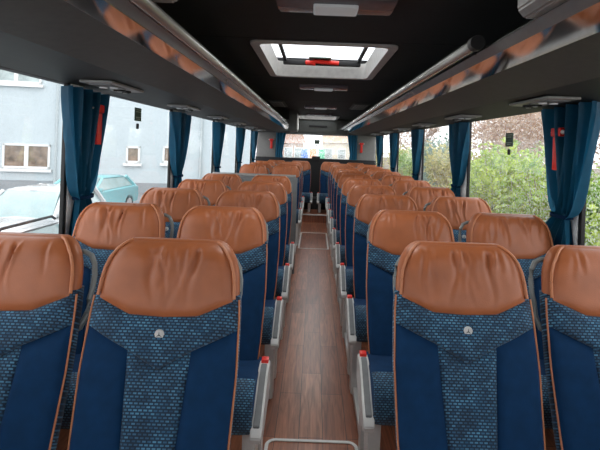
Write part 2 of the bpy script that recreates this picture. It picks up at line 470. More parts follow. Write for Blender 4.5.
def build_seat(name, x, d, aisle, label, group, lean=0.0, seed=0, detail=2, handle=True):
    t = thing(name, label, 'seat', (x, d, 0), group)
    part('backrest', 'body', lambda: body(.40, .958, .0, .068), M['weave'], t)
    hr = part('headrest', 'head%d' % (seed % 5), lambda: headpad(seed % 5), M['leather'], t, ang=80)
    part('headrest_cover', 'headbody', lambda: body(.935, ZT - .003, -.004, .058, rows=30), M['leather_wrap'], hr, ang=70)
    part('upper_panel', 'yoke', yoke_bm, M['weave'], t, ang=60)
    part('center_panel', 'center', center_bm, M['weave'], t, ang=60)
    part('bolster', 'bolL', lambda: bolster_bm(-1), M['velvet'], t, ang=60)
    part('bolster', 'bolR', lambda: bolster_bm(1), M['velvet'], t, ang=60)
    for s in (-1, 1):
        def pb(s=s):
            bm = bmesh.new(); tube(bm, piping_path(s, .41, .950, .0), .0030, 6); return bm
        part('piping', 'pipe%d' % s, pb, M['welt'], t)
        def hb(s=s):
            bm = bmesh.new(); tube(bm, head_welt(s), .005, 6); return bm
        part('headrest_piping', 'welt%d' % s, hb, M['welt'], hr)
    c = part('seat_cushion', 'cushion', cushion, M['velvet'], t, ang=50)
    part('cushion_front', 'cushfront', cushion_front, M['weave'], c, ang=60)
    if detail > 0:
        zc = .862; yc = front(0, zc) - .012
        def bb():
            bm = bmesh.new(); cyl(bm, (0, yc, zc), .0145, .008, 'y', 24)
            bmesh.ops.bevel(bm, geom=[e for e in bm.edges if abs(e.verts[0].co.y - e.verts[1].co.y) < 1e-5], offset=.002, segments=2, affect='EDGES')
            return bm
        bd = part('badge', 'badge', bb, M['badge'], t, label='round silver badge with three-pointed star')
        if detail > 1: part('star', 'star', lambda: star_bm((0, yc - .0048, zc), .0115), M['star'], bd, smooth=False)
    a = 1 if aisle > 0 else -1
    for y0, y1 in ((-.42, -.33), (-.20, -.12)):
        part('leg', 'leg%d%.2f' % (a, y0), lambda: leg_bm(y0, y1, a), M['silver'], t)
    if abs(aisle) == 1:
        sp = part('side_panel', 'sp%d' % a, lambda: side_panel_bm(a), M['silver'], t)
        part('inset', 'in%d' % a, lambda: inset_bm(a), M['greyinset'], sp)
        part('release_button', 'rb%d' % a, lambda: B(*sorted((a * .234, a * .264)), -.262, -.225, .484, .512, bev=.004), M['red'], sp, label='red button')
    if handle: part('grab_handle', 'gh%d' % aisle, lambda: handle_bm(a, .006 if abs(aisle) == 2 else .034), M['handle'], t)
    return t

ORD = ['nearest', 'second', 'third', 'fourth', 'fifth', 'sixth', 'seventh', 'eighth', 'ninth', 'tenth', 'last']
def rowname(k): return 'the nearest row' if k == 0 else ('the last row' if k == 10 else 'the %s row' % ORD[k])
for k in range(11):
    for side, sx in (('left', -1), ('right', 1)):
        if sx < 0 and k in (5, 6): continue
        d = (1.385 + .77 * k) if sx < 0 else (1.49 + .757 * k)
        for pos in ('aisle', 'window'):
            xx = sx * (((.457 if sx < 0 else .466) if pos == 'aisle' else (.945 if sx < 0 else .962)) if k < 10 else (.315 if pos == 'aisle' else .80))
            kk = k - 2 if (sx < 0 and 7 <= k < 10) else k
            lab = 'tan leather headed navy %s seat, %s side, %s counting from the viewer' % (pos, side, rowname(kk).replace('the ', ''))
            build_seat('coach_seat', xx, d + (.02 if pos == 'window' and sx > 0 else 0), -sx * (1 if pos == 'aisle' else 2), lab, 'tan and navy coach seats in rows',
                       seed=random.randint(0, 99), detail=2 if k < 3 else (1 if k < 6 else 0))

# ------------------------------------------------------------------ coach shell (structure)
def struct(name, bm, m, label=None, cat=None, parent=None, smooth=False):
    o = link_mesh(name, bm, m, parent, smooth)
    if parent is None:
        o['kind'] = 'structure'
        if label: o['label'] = label; o['category'] = cat or name.split('_')[0]
    return o
Y0, Y1 = -1.7, 9.95
WX = 1.25
bm = bmesh.new(); box(bm, -1.30, 1.30, Y0, Y1, -.12, 0)
struct('floor', bm, M['floor'], 'reddish brown wood plank floor along the coach aisle', 'floor')
# rear steps
bm = bmesh.new(); box(bm, -.235, .235, 8.35, 9.05, 0, .145)
struct('trim_1', bm, M['floor'], 'wooden step at the far end of the aisle', 'step')
bm = bmesh.new(); box(bm, -.235, .235, 8.325, 8.365, .135, .152, bev=.004)
struct('trim_2', bm, M['white_trim'], 'white nosing edging the wooden step at the aisle end', 'trim')
bm = bmesh.new(); box(bm, -.235, .235, 9.05, 9.5, 0, .36)
struct('trim_3', bm, M['black'], 'black upper step behind the wooden step', 'step')
# seat rails along the aisle
for s, nm, sd in ((-1, 'trim_4', 'left'), (1, 'trim_5', 'right')):
    bm = bmesh.new(); box(bm, *sorted((s * .236, s * .262)), .2, 8.9, 0, .045, bev=.006)
    struct(nm, bm, M['silver'], 'silver seat mounting rail on the floor %s of the aisle' % sd, 'trim')
# side walls
PIL = [2.167 + 1.594 * k for k in range(-2, 6)]
HZ0, HZ1 = .93, 1.68
for s, sd in ((-1, 'left'), (1, 'right')):
    bm = bmesh.new()
    box(bm, *sorted((s * WX, s * 1.30)), Y0, Y1, -.12, HZ0)
    box(bm, *sorted((s * WX, s * 1.30)), Y0, Y1, HZ1, 2.2)
    struct('wall_' + sd, bm, M['wallpanel'], 'dark side wall below and above the %s windows' % sd, 'wall')
n = 6
for s, sd in ((-1, 'left'), (1, 'right')):
    for k, y in enumerate(PIL):
        e = bpy.data.objects.new('trim_%d' % n, None); C.objects.link(e); n += 1
        e.location = (s * WX, y + (.03 if s < 0 else -.03), HZ0); e['kind'] = 'structure'
        e['label'] = 'grey window post with black rubber seal, %s side, %s' % (sd, ['behind the viewer', 'beside the viewer', 'nearest in view', 'second in view', 'third in view', 'fourth in view', 'fifth in view', 'last by the rear'][k]); e['category'] = 'post'
        bm = bmesh.new(); box(bm, *sorted((s * .004, -s * .012)), .018, .15, -.02, HZ1 - HZ0 + .02, bev=.006)
        link_mesh('panel', bm, M['wallgrey'], e)
        bm = bmesh.new(); box(bm, *sorted((.012 * s, -s * .008)), -.010, .018, -.02, HZ1 - HZ0 + .02, bev=.004)
        link_mesh('seal', bm, M['rubber'], e)
wn = 1
for s, sd in ((-1, 'left'), (1, 'right')):
    ys = PIL + [Y1]
    for k in range(len(ys) - 1):
        y0, y1 = ys[k] + .15, ys[k + 1] - .01
        if k == len(ys) - 2: y1 = Y1 - .02
        if y1 < y0: continue
        if y1 - y0 < .05: continue
        bm = bmesh.new(); box(bm, *sorted((s * 1.262, s * 1.268)), y0, y1, HZ0, HZ1)
        o = struct('window_%d' % wn, bm, M['glass'] if s < 0 else M['glass_wet'], '%s side window pane, %s' % (sd, ['behind the viewer', 'beside the viewer', 'between first and second curtain', 'between second and third curtain', 'between third and fourth curtain', 'between fourth and fifth curtain', 'between fifth and sixth curtain', 'beside the last seats'][k]), 'window'); wn += 1
# ceiling with two hatch openings
CZ = 1.985
HAT = [(2.47, 3.60), (8.35, 9.35)]
HXW = .36
bm = bmesh.new()
cuts = [Y0, .5, 1.45, 2.40, 3.72, 4.55, 5.6, 6.7, 7.8, 8.28, 9.42, Y1]
for a, b_ in zip(cuts, cuts[1:]):
    hol = [h for h in HAT if h[0] > a and h[1] < b_]
    g = .003
    if not hol: box(bm, -1.24, 1.24, a + g, b_ - g, CZ, CZ + .03, bev=.003, seg=1)
    else:
        h0, h1 = hol[0]
        box(bm, -1.24, -HXW, a + g, b_ - g, CZ, CZ + .03); box(bm, HXW, 1.24, a + g, b_ - g, CZ, CZ + .03)
        box(bm, -HXW, HXW, a + g, h0, CZ, CZ + .03); box(bm, -HXW, HXW, h1, b_ - g, CZ, CZ + .03)
struct('ceiling', bm, M['ceil'], 'black ceiling lining with thin cross joints', 'ceiling')
bm = bmesh.new()
yy = [Y0, HAT[0][0], HAT[0][1], HAT[1][0], HAT[1][1], Y1]
for i in range(5):
    if i % 2 == 0: box(bm, -1.30, 1.30, yy[i], yy[i + 1], 2.10, 2.12)
    else:
        box(bm, -1.30, -HXW - .01, yy[i], yy[i + 1], 2.10, 2.12); box(bm, HXW + .01, 1.30, yy[i], yy[i + 1], 2.10, 2.12)
struct('trim_30', bm, M['black'], 'dark outer roof panel above the ceiling lining', 'roof')
# rear wall
rw = (9.8, 9.95)
bm = bmesh.new()
RX0, RX1, RZ0, RZ1 = -.80, .80, 1.15, 1.66
box(bm, -1.30, RX0, rw[0], rw[1], 1.0, 2.2); box(bm, RX1, 1.30, rw[0], rw[1], 1.0, 2.2)
box(bm, RX0, RX1, rw[0], rw[1], RZ1, 2.2)
struct('wall_rear', bm, M['rearwall'], 'grey rear wall beside and above the back window', 'wall')
bm = bmesh.new(); box(bm, -1.30, 1.30, 9.68, 9.95, 0, RZ0, bev=.01); box(bm, -.09, .09, 9.64, 9.72, RZ0 - .05, RZ0 + .05, bev=.02)
struct('trim_31', bm, M['black'], 'black shelf and panel below the back window', 'panel')
bm = bmesh.new(); box(bm, RX0, RX1, 9.88, 9.89, RZ0, RZ1)
struct('window_40', bm, M['glass_rear'], 'wide back window at the far end of the coach', 'window')
# front bulkhead behind the viewer with a windscreen opening
bm = bmesh.new(); box(bm, -1.30, 1.30, Y0 - .05, Y0, -.12, .75); box(bm, -1.30, 1.30, Y0 - .05, Y0, 1.85, 2.2)
struct('wall_front', bm, M['wallpanel'], 'front bulkhead behind the viewer', 'wall')
bm = bmesh.new(); box(bm, -1.25, 1.25, Y0 - .03, Y0 - .024, .75, 1.85)
struct('window_41', bm, M['glass'], 'windscreen behind the viewer', 'window')

# white outline trims let into the aisle floor
def round_rect(x0, x1, y0, y1, r, n=6):
    P = []
    for cx_, cy_, a0 in ((x1 - r, y1 - r, 0), (x0 + r, y1 - r, 90), (x0 + r, y0 + r, 180), (x1 - r, y0 + r, 270)):
        for i in range(n + 1):
            a = math.radians(a0 + 90 * i / n); P.append((cx_ + r * math.cos(a), cy_ + r * math.sin(a)))
    return P
def floor_ring(name, x0, x1, y0, y1, r, w, label):
    bm = bmesh.new(); A = round_rect(x0, x1, y0, y1, r); Bp = round_rect(x0 + w, x1 - w, y0 + w, y1 - w, max(.005, r - w))
    for i in range(len(A)):
        j = (i + 1) % len(A)
        v = [bm.verts.new((p[0], p[1], z)) for p, z in ((A[i], .001), (A[j], .001), (A[j], .005), (A[i], .005), (Bp[i], .005), (Bp[j], .005), (Bp[j], .001), (Bp[i], .001))]
        bm.faces.new((v[0], v[1], v[2], v[3])); bm.faces.new((v[3], v[2], v[5], v[4])); bm.faces.new((v[4], v[5], v[6], v[7]))
    bmesh.ops.remove_doubles(bm, verts=bm.verts, dist=1e-5)
    o = link_mesh(name, bm, M['white_trim'], None, False); tag(o, label, 'trim')
floor_ring('floor_hatch_trim', -.215, .225, 1.2, 2.17, .05, .016, 'white rounded outline of the floor hatch at the near end of the aisle')
floor_ring('floor_hatch_trim', -.215, .215, 6.2, 7.35, .03, .022, 'white outline of the floor hatch far along the aisle')

# ------------------------------------------------------------------ luggage racks
def rack(s, sd):
    t = thing('luggage_rack', 'charcoal luggage rack with polished lower strip above the %s windows' % sd, 'luggage rack', (0, 0, 1.6), 'overhead luggage racks')
    o = Vector((0, 0, 1.6))
    c = CAM.z
    if s < 0: pts = dict(ob=(1.25, .262), om=(1.08, .265), fb=(.845, .265), ft=(.607, .307), mt=(.536, .322), lb=(.527, .335), lt=(.521, .352))
    else: pts = dict(ob=(1.25, .243), om=(1.08, .254), fb=(.903, .262), ft=(.659, .306), mt=(.561, .329), lb=(.547, .338), lt=(.534, .350))
    P = {k: (s * v[0], c + v[1] - 1.6) for k, v in pts.items()}
    ya, yb_ = Y0, 9.6
    def strip(name, path, m, th=.012, smooth=False):
        bm = bmesh.new()
        prism(bm, path + [(p[0], p[1] + th) for p in path[::-1]], 'y', ya, yb_)
        return link_mesh(name, bm, m, t, smooth)
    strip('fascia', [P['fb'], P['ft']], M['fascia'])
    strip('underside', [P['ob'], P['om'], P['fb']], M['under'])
    strip('mirror_strip', [P['ft'], P['mt']], M['mirror'])
    # rounded grey lip along the aisle edge
    a, l0, l1 = P['mt'], P['lb'], P['lt']
    prof = [a, (l0[0] + s * .012, l0[1] - .012), l0, (l0[0] - s * .012, l0[1] + .014), l1, (l1[0] + s * .01, l1[1] + .012), (l1[0] + s * .03, l1[1] + .005), (a[0] + s * .02, a[1] + .02)]
    bm = bmesh.new(); prism(bm, prof, 'y', ya, yb_)
    link_mesh('edge_rail', bm, M['rail'], t, True, ang=25)
    # handrail tube above the lip with a black end cap
    tx, tz = (s * .502, c + .366 - 1.6) if s < 0 else (s * .496, c + .362 - 1.6)
    y0 = 1.50 if s > 0 else .9
    bm = bmesh.new(); tube(bm, [(tx, y0, tz), (tx, yb_, tz)], .020, 16)
    hr = link_mesh('handrail', bm, M['rail'], t)
    bm = bmesh.new(); tube(bm, [(tx, y0 - .012, tz), (tx, y0 + .02, tz)], .025, 16); link_mesh('end_cap', bm, M['black'], hr)
    for i in range(6):
        yy_ = y0 + .12 + i * 1.45
        bm = bmesh.new(); tube(bm, [(tx, yy_, tz), (l1[0] + s * .02, yy_, l1[1] + .004)], .008, 8); link_mesh('bracket', bm, M['black'], hr)
    # end fitting just ahead of the viewer
    bm = bmesh.new(); fx = abs(l1[0]) - (.06 if s < 0 else 0); fz = l1[1] + (.03 if s < 0 else 0)
    prism(bm, [(s * (fx - .02), fz + .008), (s * (fx - .04), fz + .03), (s * (fx - .04), fz + .13), (s * (fx + .10), fz + .13), (s * (fx + .10), fz + .008)], 'y', .3, 1.28 if s < 0 else 1.20)
    bmesh.ops.bevel(bm, geom=[e for e in bm.edges], offset=.005, segments=2, affect='EDGES')
    ef = link_mesh('end_fitting', bm, M['unit'], t)
    bm = bmesh.new(); box(bm, *sorted((s * (fx - .015), s * (fx + .08))), (1.275 if s < 0 else 1.195), (1.288 if s < 0 else 1.208), fz + .03, fz + .11, bev=.01); link_mesh('socket', bm, M['black'], ef)
rack(-1, 'left'); rack(1, 'right')

# service units under the racks
def service_unit(x, y, sd, label):
    z = 1.42 + (.264 if x < 0 else .2545) - .002
    t = thing('service_unit', label, 'service panel', (x, y, z), 'reading light and air nozzle panels under the racks')
    bm = bmesh.new(); box(bm, -.075, .075, -.19, .19, -.012, .0, bev=.005, seg=3); link_mesh('housing', bm, M['unit'], t)
    bm = bmesh.new(); box(bm, -.05, .05, -.15, .02, -.018, -.008, bev=.004); link_mesh('control_plate', bm, M['greyinset'], t)
    for dy in (.06, .13):
        bm = bmesh.new(); cyl(bm, (.0, dy, -.016), .028, .012, 'z', 20); nz_ = link_mesh('air_nozzle', bm, M['black'], t)
        bm = bmesh.new(); cyl(bm, (0, dy, -.022), .012, .008, 'z', 14); link_mesh('nozzle_knob', bm, M['unit'], nz_)
    for dx in (-.025, .025):
        bm = bmesh.new(); cyl(bm, (dx, -.06, -.019), .018, .006, 'z', 16); link_mesh('reading_light', bm, M['lens'], t)
for k in range(6):
    nm = ['nearest', 'second', 'third', 'fourth', 'fifth', 'sixth'][k]
    service_unit(-1.03, 2.22 + 1.2 * k, 'left', 'grey light and air panel under the left rack, %s along' % nm)
    service_unit(1.03, 2.12 + 1.15 * k, 'right', 'grey light and air panel under the right rack, %s along' % nm)

# ------------------------------------------------------------------ roof hatches
def roof_hatch(h, label):
    y0, y1 = h; yc = (y0 + y1) / 2
    t = thing('roof_hatch', label, 'roof hatch', (0, yc, CZ), 'roof hatches')
    hy = (y1 - y0) / 2; bm = bmesh.new()
    A = round_rect(-HXW - .05, HXW + .05, -hy - .03, hy + .07, .05); n_ = len(A)
    I = round_rect(-HXW, HXW, -hy, hy, .05); U = round_rect(-HXW + .015, HXW - .015, -hy + .005, hy - .03, .03)
    rings = [[bm.verts.new((p[0], p[1], z)) for p in Q] for Q, z in ((A, .0), (A, -.012), (I, -.014), (U, .10))]
    for a, b_ in zip(rings, rings[1:]):
        for k in range(n_): bm.faces.new((a[k], a[(k + 1) % n_], b_[(k + 1) % n_], b_[k]))
    link_mesh('frame', bm, M['hatchwhite'], t, True, ang=30)
    bm = bmesh.new(); box(bm, -HXW - .01, HXW + .01, -hy, hy, .138, .144); link_mesh('glass_panel', bm, M['glass'], t, False)
    bm = bmesh.new(); box(bm, -HXW + .06, HXW - .06, hy - .135, hy - .085, .06, .095, bev=.01); bar = link_mesh('cross_bar', bm, M['black'], t)
    for s in (-1, 1):
        bm = bmesh.new(); box(bm, s * (HXW - .075) - .012, s * (HXW - .075) + .012, -hy + .03, hy - .1, .09, .112, bev=.004); link_mesh('side_bar', bm, M['black'], t)
    bm = bmesh.new()
    tube(bm, [(-.12, hy - .145, .075), (-.09, hy - .16, .07), (-.05, hy - .15, .085), (.0, hy - .15, .08), (.13, hy - .15, .075)], .017, 8)
    tube(bm, [(-.12, hy - .145, .07), (-.05, hy - .15, .065)], .016, 8)
    link_mesh('emergency_handle', bm, M['red'], bar)['label'] = 'red handle'
    bm = bmesh.new(); box(bm, -.10, .07, hy - .21, hy - .14, .098, .106); link_mesh('notice_plate', bm, M['green_sign'], bar, False)
    # roof well above the ceiling lining
    bm = bmesh.new()
    for xx in (-HXW - .03, HXW + .01): box(bm, xx, xx + .02, -hy - .03, hy + .03, .03, .115)
    for yy_ in (-hy - .03, hy + .01): box(bm, -HXW - .03, HXW + .03, yy_, yy_ + .02, .03, .115)
    link_mesh('well_side', bm, M['black'], t, False)
roof_hatch(HAT[0], 'pale framed roof hatch with red handle above the near rows')
roof_hatch(HAT[1], 'pale framed roof hatch above the last rows')

# ceiling lamps
FILL_W = 1.8
def ceiling_lamp(y, label, w=.225, dep=.10):
    t = thing('ceiling_lamp', label, 'lamp', (.03, y, CZ), 'ceiling lamps along the aisle')
    bm = bmesh.new()
    prof = [(-dep, 0), (-dep * .9, -.022), (-dep * .5, -.032), (dep * .5, -.034), (dep * .9, -.026), (dep, -.006), (dep, 0)]
    prism(bm, prof, 'x', -w, w); bmesh.ops.bevel(bm, geom=[e for e in bm.edges], offset=.006, segments=2, affect='EDGES')
    link_mesh('housing', bm, M['lampbody'], t)
    bm = bmesh.new(); box(bm, -.085, .085, -dep * .55, dep * .6, -.044, -.030, bev=.012, seg=3); link_mesh('diffuser', bm, M['lens'], t)
    ld = bpy.data.lights.new('lamp_fill_light', 'AREA'); ld.shape = 'RECTANGLE'; ld.size = .30; ld.size_y = .10; ld.energy = FILL_W; ld.color = (1, .99, .96)  # fill light added below each lamp fixture to brighten floor and seats
    lo = bpy.data.objects.new('lamp_fill_light', ld); C.objects.link(lo); lo.parent = t; lo.location = (0, 0, -.05)
for y, lb in ((1.74, 'satin metal ceiling lamp nearest, ahead of the roof hatch'), (4.22, 'slim ceiling lamp just behind the near roof hatch'), (6.35, 'slim ceiling lamp halfway along the ceiling'), (7.9, 'slim ceiling lamp in front of the far roof hatch')):
    ceiling_lamp(y, lb)
# ceiling grilles
for s, sd in ((-1, 'left'), (1, 'right')):
    t = thing('ceiling_grille', 'slotted black speaker grille on the %s of the ceiling' % sd, 'grille', (s * .56, 6.2, CZ), 'ceiling grilles')
    bm = bmesh.new(); box(bm, -.11, .11, -.42, .42, -.010, .0, bev=.004); link_mesh('plate', bm, M['fascia'], t)
    bm = bmesh.new()
    for i in range(3):
        for j in range(5):
            box(bm, -.085 + j * .036, -.062 + j * .036, -.36 + i * .26, -.16 + i * .26, -.016, -.009)
    link_mesh('slots', bm, M['unit'], t, False)
# hanging box on the left and rear ceiling box
t = thing('overhead_monitor', 'dark boxy overhead unit hanging from the ceiling left of the aisle', 'monitor', (-.425, 7.6, CZ))
bm = bmesh.new(); box(bm, -.05, .085, -.25, .35, -.33, 0, bev=.012); link_mesh('casing', bm, M['fascia'], t)
bm = bmesh.new(); box(bm, .080, .093, -.22, .3, -.30, -.05, bev=.004); link_mesh('side_plate', bm, M['wallgrey'], t)
t = thing('rear_ceiling_box', 'charcoal box with slot handle above the back window', 'cabinet', (.02, 9.35, 1.66))
bm = bmesh.new(); box(bm, -.62, .62, .05, .44, .02, .32, bev=.01); link_mesh('casing', bm, M['fascia'], t)
bm = bmesh.new(); box(bm, -.40, .40, .025, .06, .05, .28, bev=.008); dr = link_mesh('door', bm, M['fascia'], t)
bm = bmesh.new(); box(bm, -.19, .19, .008, .03, .15, .19, bev=.006); link_mesh('handle', bm, M['black'], dr)

# partition by the middle door on the left
t = thing('door_partition', 'low grey partition behind the fifth row on the left', 'partition', (-.68, 4.98, 0))
bm = bmesh.new(); box(bm, -.47, .47, -.02, .02, 0, 1.06, bev=.01); link_mesh('panel', bm, M['greyinset'], t)
bm = bmesh.new(); tube(bm, [(-.47, 0, 1.07), (.45, 0, 1.07)], .022, 10); link_mesh('top_rail', bm, M['unit'], t)

# ------------------------------------------------------------------ curtains
def curtain(s, y, wid, label, seed, gap=False):
    rnd = random.Random(seed); zt, ztie, zb = 1.660, 1.118, .80
    t = thing('curtain', label, 'curtain', (s * 1.220, y, zb), 'teal blue window curtains')
    def drape(name, ya, yb_, tie, off, ph, nf):
        bm = bmesh.new(); nu, nv = 56, 36
        def fn(u, v):
            z = zb + (zt - zb) * v
            if z > ztie:
                q = (z - ztie) / (zt - ztie); k = min(1, q ** .40 * 1.03)
            else:
                q = (ztie - z) / (ztie - zb); k = .9 * q ** .8
            if z > ztie: a = lerp(tie - .055, ya, k); b_ = lerp(tie + .055, yb_, k)
            else: a = lerp(tie - .055, tie - .12, k); b_ = lerp(tie + .055, tie + (.22 if s < 0 else .40), k)
            yy_ = lerp(a, b_, u)
            amp = lerp(.010, .042, k) if z > ztie else lerp(.009, .016, k)
            xx = off + amp * math.sin(u * nf * 2.8 * PI + ph + .8 * math.sin(v * 4 + ph)) + .4 * amp * math.sin(u * nf * 4.3 * PI + ph * 2)
            xx -= .03 * (1 - k) * math.sin(u * PI)
            return Vector((-s * (xx), yy_, z - zb))
        grid(bm, fn, nu, nv)
        # cloth thickness
        bmesh.ops.solidify(bm, geom=bm.faces[:], thickness=.003)
        return link_mesh(name, bm, M['curtain'], t, ang=80)
    tie = wid * (.45 if s < 0 else .55)
    if gap:
        drape('drape', -.02, wid * .42, tie, .02, rnd.random() * 6, 3.0)
        drape('drape', wid * .56, wid, tie + .03, .0, rnd.random() * 6, 2.6)
        drape('drape', wid * .25, wid * .75, tie + .02, -.022, rnd.random() * 6, 2.2)
    else:
        drape('drape', -.02, wid * .55, tie, .02, rnd.random() * 6, 3.0)
        drape('drape', wid * .45, wid, tie + .02, .0, rnd.random() * 6, 2.6)
    bm = bmesh.new(); n_ = 20; prof = []
    rings = []
    for i in range(n_):
        a = 2 * PI * i / n_
        cxx, cyy = .036 * math.cos(a), tie + .012 + .085 * math.sin(a)
        rings.append([bm.verts.new((cxx - s * .012, cyy, zz)) for zz in (ztie - zb - .009, ztie - zb + .009)])
    for i in range(n_): bm.faces.new((rings[i][0], rings[(i + 1) % n_][0], rings[(i + 1) % n_][1], rings[i][1]))
    bmesh.ops.solidify(bm, geom=bm.faces[:], thickness=.003)
    link_mesh('tieback', bm, M['velvet'], t)
    return t
CW = ['nearest', 'second', 'third', 'fourth', 'fifth']
for s, sd in ((-1, 'left'), (1, 'right')):
    for k in range(5):
        y = PIL[2 + k]
        curtain(s, y - (.06 if s < 0 else (.20 if k == 0 else .09)), .44 if k else (.42 if s < 0 else .48), 'teal curtain tied at the %s window post on the %s side' % (CW[k], sd), 10 * k + s, gap=(k == 0))
# back window curtains
for s, sd in ((-1, 'left'), (1, 'right')):
    t = thing('curtain', 'dark teal curtain hanging at the %s edge of the back window' % sd, 'curtain', (s * .78, 9.7, 1.02), 'back window curtains')
    bm = bmesh.new()
    def fn(u, v, s=s):
        k = .45 + .55 * abs(v - .35) / .65
        return Vector((s * lerp(.10, -.12 * k, u), .015 * math.sin(u * 22 + v), v * .66))
    grid(bm, fn, 30, 16); bmesh.ops.solidify(bm, geom=bm.faces[:], thickness=.003)
    link_mesh('drape', bm, M['curtain'], t, ang=80)

# emergency hammers
def hammer(p, s, label, axis='x'):
    t = thing('emergency_hammer', label, 'hammer', p, 'red emergency hammers')
    if axis == 'y': t.rotation_euler = (0, 0, PI / 2)
    bm = bmesh.new(); box(bm, -.012, .012, -.026, .026, -.17, .0, bev=.006); link_mesh('handle', bm, M['red'], t)
    bm = bmesh.new(); box(bm, -.014, .014, -.045, .045, .0, .045, bev=.008); hd = link_mesh('hammer_head', bm, M['red'], t)
    for q in (-1, 1):
        bm = bmesh.new(); tube(bm, [(0, q * .045, .022), (0, q * .065, .022)], .012, 8, rads=[.012, .003]); link_mesh('tip', bm, M['badge'], hd)
hammer((-1.196, 2.41, 1.555), -1, 'red emergency hammer in the nearest curtain on the left')
hammer((1.194, 2.275, 1.512), 1, 'red emergency hammer in the nearest curtain on the right')
hammer((-.98, 9.775, 1.50), -1, 'red emergency hammer on the rear wall, left of the back window', 'y')
hammer((.98, 9.775, 1.48), 1, 'red emergency hammer on the rear wall, right of the back window', 'y')

# window labels (green notice with a small black knob below)
def notice(p, label, rear=False):
    t = thing('exit_notice', label, 'notice', p, 'green window notices')
    if rear: t.rotation_euler = (0, 0, PI / 2)
    bm = bmesh.new(); box(bm, -.002, .002, -.055, .055, -.045, .045); link_mesh('plate', bm, M['green_sign'], t, False)
    bm = bmesh.new()
    sx = -.003 if p[0] > 0 else .003
    if rear: sx = -.003
    for i, (w_, z_) in enumerate(((.042, .032), (.036, .018), (.040, -.02), (.03, -.032))):
        box(bm, sx - .001, sx + .001, -w_, w_, z_ - .003, z_ + .003)
    link_mesh('print', bm, M['pale_ink'], t, False)
    bm = bmesh.new(); box(bm, -.006, .006, -.014, .014, -.10, -.062, bev=.005); link_mesh('knob', bm, M['black'], t)
notice((-1.257, 3.10, 1.42 + .172), 'dark green notice with black knob on the near left window')
notice((1.257, 2.985, 1.42 + .0885), 'dark green notice with black knob on the near right window')
t_ = at(317, 142, 9.86)
notice((t_.x, 9.86, t_.z), 'small green notice at the top of the back window', True)

# ------------------------------------------------------------------ outside: ground
GZ = -1.25
bm = bmesh.new(); box(bm, -80, 1.9, -20, 140, GZ - .1, GZ)
struct('ground', bm, M['asphalt'], 'wet grey asphalt yard left of the coach', 'ground')
bm = bmesh.new(); box(bm, 1.9, 60, -20, 140, GZ - .1, GZ + .02)
struct('trim_50', bm, M['soil'], 'brown soil verge under the bushes on the right', 'ground')

# facade on the left
def facade():
    A = Vector((-22.0, 20.6)); Bv = Vector((-3.2, 23.4))
    dv = (Bv - A); L_ = dv.length; rz = math.atan2(dv.y, dv.x)
    t = thing('building', 'pale blue rendered building with white windows across the yard', 'building', (A.x, A.y, GZ), rz=rz)
    bm = bmesh.new(); box(bm, 0, L_, 0, 8, 0, 9.5); link_mesh('wall', bm, M['plaster'], t, False)
    bm = bmesh.new(); box(bm, -.02, L_ + .02, -.05, .0, 0, .5); link_mesh('plinth', bm, M['plinth'], t, False)
    def loc(px, py):
        # where the sight line through the photo point meets the facade
        p1 = at(px, py, 1.0); d = p1 - CAM
        # CAM + k d on the plane
        nx, ny = -dv.y, dv.x
        k = ((A.x - CAM.x) * nx + (A.y - CAM.y) * ny) / (d.x * nx + d.y * ny)
        q = CAM + d * k
        return ((q.x - A.x) * dv.x + (q.y - A.y) * dv.y) / L_, q.z - GZ
    def window(x0, y0, x1, y1, pane, bars=1, sill=True):
        u0, zt = loc(x0, y0); u1, zb = loc(x1, y1)
        zt = max(zt, zb + .6)
        bm = bmesh.new(); f = .10
        box(bm, u0, u1, -.06, .05, zb, zb + f); box(bm, u0, u1, -.06, .05, zt - f, zt)
        box(bm, u0, u0 + f, -.06, .05, zb, zt); box(bm, u1 - f, u1, -.06, .05, zb, zt)
        for i in range(bars):
            c = lerp(u0, u1, (i + 1) / (bars + 1)); box(bm, c - .09, c + .09, -.055, .05, zb, zt)
        w_ = link_mesh('window', bm, M['winframe'], t, False)
        bm = bmesh.new(); box(bm, u0 + f, u1 - f, -.02, -.005, zb + f, zt - f); link_mesh('pane', bm, pane, w_, False)
        if sill:
            bm = bmesh.new(); box(bm, u0 - .1, u1 + .1, -.16, 0, zb - .16, zb - .02); link_mesh('sill', bm, M['winframe'], w_, False)
    window(3, 143, 50, 169, M['pane_dark'])
    window(126.5, 146, 140, 163, M['pane_dark'], 0); window(163, 146, 176, 163, M['pane_dark'], 0)
    window(-8, 40, 42, 84.5, M['pane_pale']); window(-60, 140, -14, 168, M['pane_dark'])
    u, z = loc(58, 110)
    bm = bmesh.new(); tube(bm, [(u, -.10, .3), (u, -.10, 9.3)], .06, 10); link_mesh('drainpipe_or_reflection', bm, M['pole'], t)  # pale reflection streak modelled as an upright pipe on the wall
    u, z = loc(201, 150)
    bm = bmesh.new(); tube(bm, [(u, -.10, .3), (u, -.10, 9.3)], .06, 10); link_mesh('drainpipe_or_reflection', bm, M['pole'], t)
facade()

